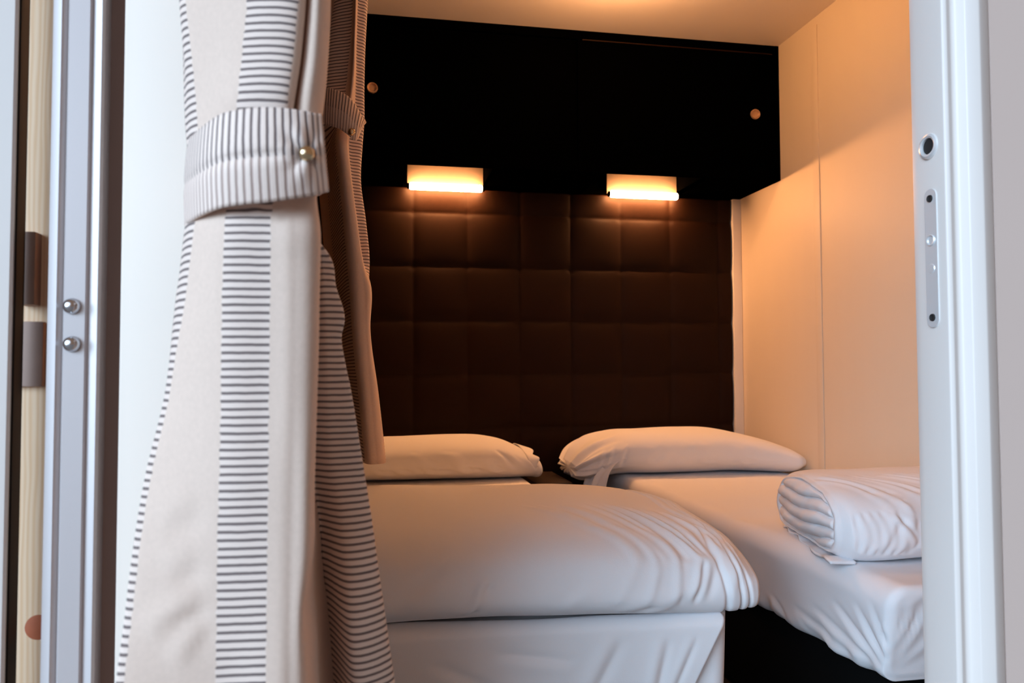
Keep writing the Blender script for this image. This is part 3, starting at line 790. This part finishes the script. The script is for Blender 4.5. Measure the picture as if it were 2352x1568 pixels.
def make_front_curtain():
    c = empty('curtain', (-0.15, 0.93, 0))
    tag(c, 'long pale striped curtain tied back just inside the doorway, nearest the camera', 'curtain', 'striped curtains')
    YM = 0.885
    def row(z, x0, x1, x2, x3, x3b, x4, x4b, x5, x6, x7, x8, Y=(.95, .925, .885, .88, .88, .895, .955, 1.11, 1.11, 1.12, 1.16)):
        return (z, list(zip((x0, x1, x2, x3, x3b, x4, x4b, x5, x6, x7, x8), Y)))
    Yt = (.96, .93, .89, .885, .92, .895, .945, 1.04, 1.05, 1.05, 1.04)
    Ytie = (.955, .925, .905, .90, .91, .91, .95, 1.0, 1.015, 1.02, 1.02)
    Yn = (.965, .925, .885, .88, .88, .895, .955, 1.09, 1.09, 1.10, 1.13)
    Yl = (.905, .885, .875, .87, .872, .885, .96, 1.12, 1.06, 1.08, 1.13)
    rows = [
        row(ZC - 0.022, 400, 425, 590, 690, 712, 745, 765, 745, 700, 620, 520, Yt),
        row(zf(-300), 415, 428, 580, 688, 708, 735, 757, 740, 700, 630, 540, Yt),
        row(zf(0), 424, 433, 571, 682, 700, 728, 754, 735, 700, 640, 560, Yt),
        row(zf(120), 428, 446, 559, 671, 688, 720, 747, 730, 700, 640, 560, Yt),
        row(zf(245), 432, 457, 545, 655, 670, 706, 735, 722, 695, 640, 560, Yt),
        row(zf(330), 438, 460, 535, 645, 665, 708, 728, 718, 690, 645, 560, Ytie),
        row(zf(430), 440, 460, 525, 632, 668, 712, 726, 718, 695, 650, 560, Ytie),
        row(zf(520), 428, 450, 516, 622, 672, 722, 733, 722, 738, 753, 735, Yn),
        row(zf(610), 417, 439, 512, 621, 673, 722, 733, 720, 745, 768, 742, Yn),
        row(zf(700), 404, 427, 509, 620, 673, 721, 732, 716, 752, 787, 755, Yn),
        row(zf(755), 398, 417, 508.5, 619, 673, 721, 732, 715, 752, 780, 760, Yn),
        row(zf(820), 391, 405, 508, 618, 672, 720, 731, 713, 753, 787, 762, Yn),
        row(zf(900), 381, 392, 507, 617, 671, 719, 729, 711, 756, 800, 768, Yn),
        row(zf(1100), 337, 345, 503, 615, 668, 715, 724, 708, 765, 826, 790, (.935, .915, .88, .875, .877, .89, .96, 1.11, 1.10, 1.115, 1.15)),
        row(zf(1300), 306, 314, 499, 612, 664, 711, 719, 730, 792, 850, 815, (.915, .895, .877, .872, .874, .887, .96, 1.12, 1.08, 1.10, 1.14)),
        row(zf(1400), 294, 302, 498, 611, 662, 701, 707, 736, 797, 862, 825, Yl),
        row(zf(1568), 270, 279, 496, 610, 661, 706, 716, 752, 806, 884, 845, (.875, .865, .87, .865, .868, .885, .96, 1.12, 1.03, 1.06, 1.11)),
        row(zf(1900), 262, 271, 492, 608, 660, 710, 722, 770, 830, 920, 880, (.862, .85, .86, .86, .865, .885, .96, 1.12, 1.03, 1.06, 1.11)),
        row(0.004, 262, 271, 488, 606, 660, 712, 726, 790, 850, 945, 900, (.862, .85, .86, .86, .865, .885, .96, 1.12, 1.03, 1.06, 1.11)),
    ]
    def extra(G):
        # wrinkles in the plain cloth near the bottom and soft irregularity
        d = 0.0015 * wave_noise(G * np.array([1, 1, 0.35]), 37, 71)
        f = lambda x, y, Y: tuple(at(x, y, Y * KF))
        d += creases(G, [(f(480, 1395, .88), f(360, 1470, .89), 0.0070, 0.0045), (f(495, 1440, .88), f(420, 1530, .885), 0.0056, 0.0037), (f(470, 1300, .88), f(400, 1345, .885), 0.0084, 0.0023), (f(470, 1180, .88), f(380, 1240, .89), 0.0098, 0.0023),
                         (f(600, 490, .88), f(540, 478, .885), 0.0028, 0.0030), (f(690, 470, .88), f(640, 500, .88), 0.0042, 0.0023)])
        N = normals(G); 
        if (N[..., 1]).mean() > 0: N = -N
        G = G + N * d[..., None]
        return G
    ribbon('cloth', rows, [0, 1, 2, 3, 3.5, 4.3, 4.8, 5.0, 6.0, 7.0, 8.0], MAT['fabric'], c, extra=extra, k=KF)
    # tieback: (x_top, y_top, x_bot, y_bot, Y)
    T = [(434, 330, 428, 518, .990), (436, 322, 430, 516, .962), (444, 314, 438, 511, .925), (470, 291, 466, 494, .888), (510, 264, 508, 478, .862), (560, 252, 562, 469, .850), (610, 248, 616, 464, .846), (660, 251, 672, 456, .848), (705, 258, 720, 448, .856), (728, 262, 743, 442, .868), (736, 264, 752, 440, .876)]
    back = [(735, 268, 745, 442, .905), (733, 275, 735, 445, .98), (725, 280, 725, 450, 1.05), (650, 290, 650, 470, 1.075), (540, 310, 540, 490, 1.07), (470, 325, 465, 505, 1.05), (440, 332, 434, 516, 1.015)]
    cols = T + back
    nv = 22
    A = np.zeros((nv, len(cols), 3))
    for j, (xt, yt, xb, yb, Y) in enumerate(cols):
        a, b = at(xt, yt, Y * KF), at(xb, yb, (Y + 0.012) * KF)
        for i, v in enumerate(np.linspace(0, 1, nv)):
            p = a + (b - a) * v
            p[1] -= 0.007 * math.sin(math.pi * v) if j < len(T) else 0
            p[1] += 0.0035 * math.exp(-((v - 0.53) / 0.04) ** 2) if j < len(T) else 0
            A[i, j] = p
    A = np.concatenate([A, A[:, :1]], 1)
    G, uu = catmull(A, 18, 1)
    seg = np.r_[0, np.cumsum(np.linalg.norm(np.diff(G[nv // 2], axis=0), axis=1))]
    uv = np.zeros(G.shape[:2] + (2,)); uv[..., 0] = seg[None, :]; uv[..., 1] = np.linspace(1, 0, nv)[:, None]
    # puckers around the snap
    px = at(706, 352, .85 * KF); dd = np.linalg.norm(G - px, axis=2)
    ang = np.arctan2(G[..., 2] - px[2], G[..., 0] - px[0])
    G[..., 1] += 0.0028 * np.exp(-((dd - 0.010) / 0.010) ** 2) * np.sin(5 * ang + 1) * (G[..., 1] < 0.63) + 0.0035 * np.exp(-(dd / 0.007) ** 2)
    tie = grid_obj('tieback', G, MAT['tie'], c, uv=uv, thick=0.003)
    o = at(705, 352, .846 * KF); n = (0.25, -1, 0.02)
    lathe('snap_button', [(0.0052, -0.004), (0.0058, 0.0), (0.0055, 0.0014), (0.0042, 0.0029), (0.002, 0.0038), (0.0, 0.0042)], o, n, MAT['brass'], tie)
make_front_curtain()

def make_rear_curtain():
    c = empty('curtain', (-0.10, 1.8, zr(1060)))
    tag(c, 'short brown striped curtain tied back in the shade behind the long pale curtain', 'curtain', 'striped curtains')
    def row(z, xs, Y): return (z, list(zip(xs, Y)))
    Ya = (2.2, 2.10, 2.06, 2.03, 2.09, 2.12, 2.24)
    Yb = (2.40, 2.32, 2.06, 2.03, 2.10, 2.13, 2.26)
    Yd = (2.40, 2.32, 2.06, 2.03, 2.07, 2.19, 2.28)
    rows = [
        row(ZC - 0.003, (735, 775, 822, 828, 830, 862, 840), Ya),
        row(zr(0), (725, 768, 811, 818, 821, 843, 830), Ya),
        row(zr(100), (712, 753, 805, 815, 818, 838, 826), Ya),
        row(zr(200), (700, 741, 795, 811, 816, 836, 822), Ya),
        row(zr(265), (705, 738, 788, 803, 812, 836, 820), Ya),
        row(zr(315), (725, 750, 772, 796, 802, 832, 815), Yb),
        row(zr(400), (735, 753, 777, 803, 806, 828, 815), Yb),
        row(zr(500), (742, 761, 787, 816, 818, 840, 822), Yb),
        row(zr(600), (750, 769, 796, 830, 833, 848, 830), Yb),
        row(zr(650), (752, 774, 801, 837, 850, 845, 832), Yd),
        row(zr(760), (758, 783, 808, 842, 850, 844, 832), Yd),
        row(zr(900), (770, 797, 822, 853, 868, 860, 842), Yd),
        row(zr(1062), (800, 815, 838, 868, 886, 876, 850), (2.38, 2.32, 2.06, 2.03, 2.07, 2.20, 2.28)),
    ]
    ribbon('cloth', rows, [0, 1, 2, 2.5, 3, 4, 5], MAT['fabric_rear'], c, nr=10, nc=12, k=KR)
    T = [(700, 195, 700, 275, 2.20), (712, 196, 712, 277, 2.10), (735, 199, 733, 282, 2.04), (762, 204, 758, 289, 2.005), (785, 213, 778, 295, 1.99), (803, 225, 795, 306, 1.985), (818, 245, 808, 318, 1.99), (830, 266, 818, 322, 2.00), (839, 281, 826, 305, 2.03)]
    back = [(838, 275, 826, 300, 2.12), (820, 250, 812, 300, 2.22), (760, 215, 755, 290, 2.27), (715, 200, 712, 280, 2.26)]
    cols = T + back; nv = 14
    A = np.zeros((nv, len(cols), 3))
    for j, (xt, yt, xb, yb, Y) in enumerate(cols):
        a, b = at(xt, yt, Y * KR), at(xb, yb, Y * KR)
        for i, v in enumerate(np.linspace(0, 1, nv)):
            A[i, j] = a + (b - a) * v
            if j < len(T): A[i, j, 1] -= 0.012 * math.sin(math.pi * v)
    A = np.concatenate([A, A[:, :1]], 1)
    G, uu = catmull(A, 12, 1)
    seg = np.r_[0, np.cumsum(np.linalg.norm(np.diff(G[nv // 2], axis=0), axis=1))]
    uv = np.zeros(G.shape[:2] + (2,)); uv[..., 0] = seg[None, :]; uv[..., 1] = np.linspace(1, 0, nv)[:, None]
    tie = grid_obj('tieback', G, MAT['tie_rear'], c, uv=uv, thick=0.003)
    lathe('snap_button', [(0.0075, -0.006), (0.0082, 0.0), (0.0060, 0.0042), (0.003, 0.0055), (0.0, 0.006)], at(808, 302, 1.978 * KR), (0.2, -1, 0.1), MAT['brass'], tie)
make_rear_curtain()

# ------------------------------------------------------------------ doorway: right jamb with its lock
d2 = prism('door_2', [(0.678, 0.866), (0.6768, 0.853), (0.6735, 0.8050), (0.6790, 0.8020), (0.6880, 0.8085), (0.6935, 0.8060), (0.6985, 0.7960), (0.7130, 0.7900), (0.7200, 0.7930), (0.7340, 0.8000), (0.745, 0.866)], 0.0, 2.16, MAT['jamb'], bevel=0.0015)
struct(d2)
def xj(Y): return 0.6768 - (0.853 - Y) * (0.0033 / 0.048)
def make_lock():
    Yc = 0.8295; x = xj(Yc) - 0.0003
    bm = bmesh.new()
    pts = []
    zt, zb, hw = 1.1405, 0.9715, 0.0100
    for a in np.linspace(0, math.pi, 14): pts.append((Yc + hw * math.cos(a), zt - hw + hw * math.sin(a)))
    for a in np.linspace(math.pi, 2 * math.pi, 14): pts.append((Yc + hw * math.cos(a), zb + hw + hw * math.sin(a)))
    A = [bm.verts.new((x + 0.001, y, z)) for y, z in pts]; B = [bm.verts.new((x - 0.0022, y, z)) for y, z in pts]
    n = len(pts)
    for i in range(n): bm.faces.new((A[i], A[(i + 1) % n], B[(i + 1) % n], B[i]))
    bm.faces.new(B)
    bmesh.ops.recalc_face_normals(bm, faces=bm.faces)
    p = from_bm('strike_plate', bm, MAT['plate'], d2, smooth=False)
    for z in (1.1285, 0.9835):
        lathe('screw', [(0.0, 0.0004), (0.0028, 0.0008), (0.0042, 0.0016), (0.0046, 0.0)], (x - 0.0022, Yc, z), (-1, 0, 0), MAT['rubber'], p, 20)
    lathe('round_boss', [(0.0052, 0.0), (0.0052, 0.0012), (0.0062, 0.0016), (0.0068, 0.0010), (0.0068, 0.0)], (x - 0.0022, Yc, 1.0775), (-1, 0, 0), MAT['plate'], p, 28)
    lathe('latch_bump', [(0.006, 0.0), (0.0052, 0.0008), (0.0, 0.0010)], (x - 0.0022, Yc, 1.043), (-1, 0, 0), MAT['plate'], p, 28)
    k = lathe('lock_ring', [(0.0095, -0.001), (0.0100, 0.0030), (0.0125, 0.0042), (0.0150, 0.0030), (0.0158, 0.0)], (xj(0.831), 0.8312, 1.1935), (-1, 0, 0), MAT['plate'], d2, 40)
    lathe('keyhole', [(0.0, 0.0010), (0.0098, 0.0010), (0.0098, 0.0)], (xj(0.831), 0.8312, 1.1935), (-1, 0, 0), MAT['rubber'], k, 40)
make_lock()

# ------------------------------------------------------------------ doorway: left aluminium frame, painted groove shade, rubber seal, timber beyond
def sc(plan, k): return [(x * k, y * k) for x, y in plan]
d1 = prism('door_1', sc([(-0.2690, 0.7230), (-0.2640, 0.7080), (-0.2560, 0.7040), (-0.2525, 0.7085), (-0.2500, 0.7050), (-0.2345, 0.7060), (-0.2330, 0.7095), (-0.2305, 0.7085), (-0.2250, 0.7062), (-0.2238, 0.7110), (-0.2290, 0.75), (-0.2360, 0.7745), (-0.262, 0.7745)], 1.12), 0.0, 2.16, MAT['alu'])
struct(d1)
for yy in (703, 790):
    o = at(165, yy, 0.7895)
    lathe('rivet', [(0.0078, -0.001), (0.0076, 0.001), (0.0067, 0.0036), (0.0047, 0.0058), (0.0022, 0.0067), (0.0, 0.0069)], o, (0.05, -1, 0), MAT['steel'], d1)
struct(box('trim_3', (-0.262, 0.826, 0), (-0.2350, 0.868, 2.16), MAT['groove_shade']))  # brown strip standing in for the shade in the groove beside the frame
# outermost white stile with its dark edge and rubber seal
struct(prism('trim_4', [(-0.342, 0.775), (-0.3215, 0.775), (-0.3200, 0.778), (-0.3330, 0.8125), (-0.342, 0.8125)], 0.0, 2.16, MAT['jamb']))
struct(box('trim_5', (-0.3410, 0.8135, 0), (-0.3315, 0.832, 2.16), MAT['rubber']))
tp = box('timber_post', (-0.48, 0.853, 0.0), (-0.316, 0.92, 2.3), MAT['pine'], bevel=0.002)
box('latch_block', (-0.3405, 0.838, 0.987), (-0.3245, 0.854, 1.060), MAT['pine_block_shade'], tp, bevel=0.002)
box('lower_shade', (-0.348, 0.845, 0.906), (-0.3185, 0.8535, 0.971), MAT['pine_block_shade'], tp, bevel=0.002)  # thin brown slab that paints the shaded stretch of the post
lathe('knot', [(0.0, 0.0006), (0.009, 0.0006), (0.014, 0.0)], at(88, 1440, 0.8532), (0, -1, 0), MAT['knot'], tp)
tag(tp, 'pale pine timber post with a reddish knot seen past the aluminium door frame', 'timber post')

# rail that carries the long curtain, fixed to the wall above the doorway
rl = empty('curtain_rail', (-0.14, 0.66, 2.32))
tag(rl, 'thin white curtain rail above the doorway that carries the long striped curtain', 'curtain rail')
lathe('rod', [(0.0, 0.0), (0.008, 0.0), (0.008, 0.34), (0.0, 0.34)], (-0.30, 0.655, 2.304), (1, 0, 0), MAT['whitetrim'], rl, 20)
box('bracket', (-0.15, 0.65, 2.310), (-0.13, 0.80, 2.316), MAT['whitetrim'], rl)
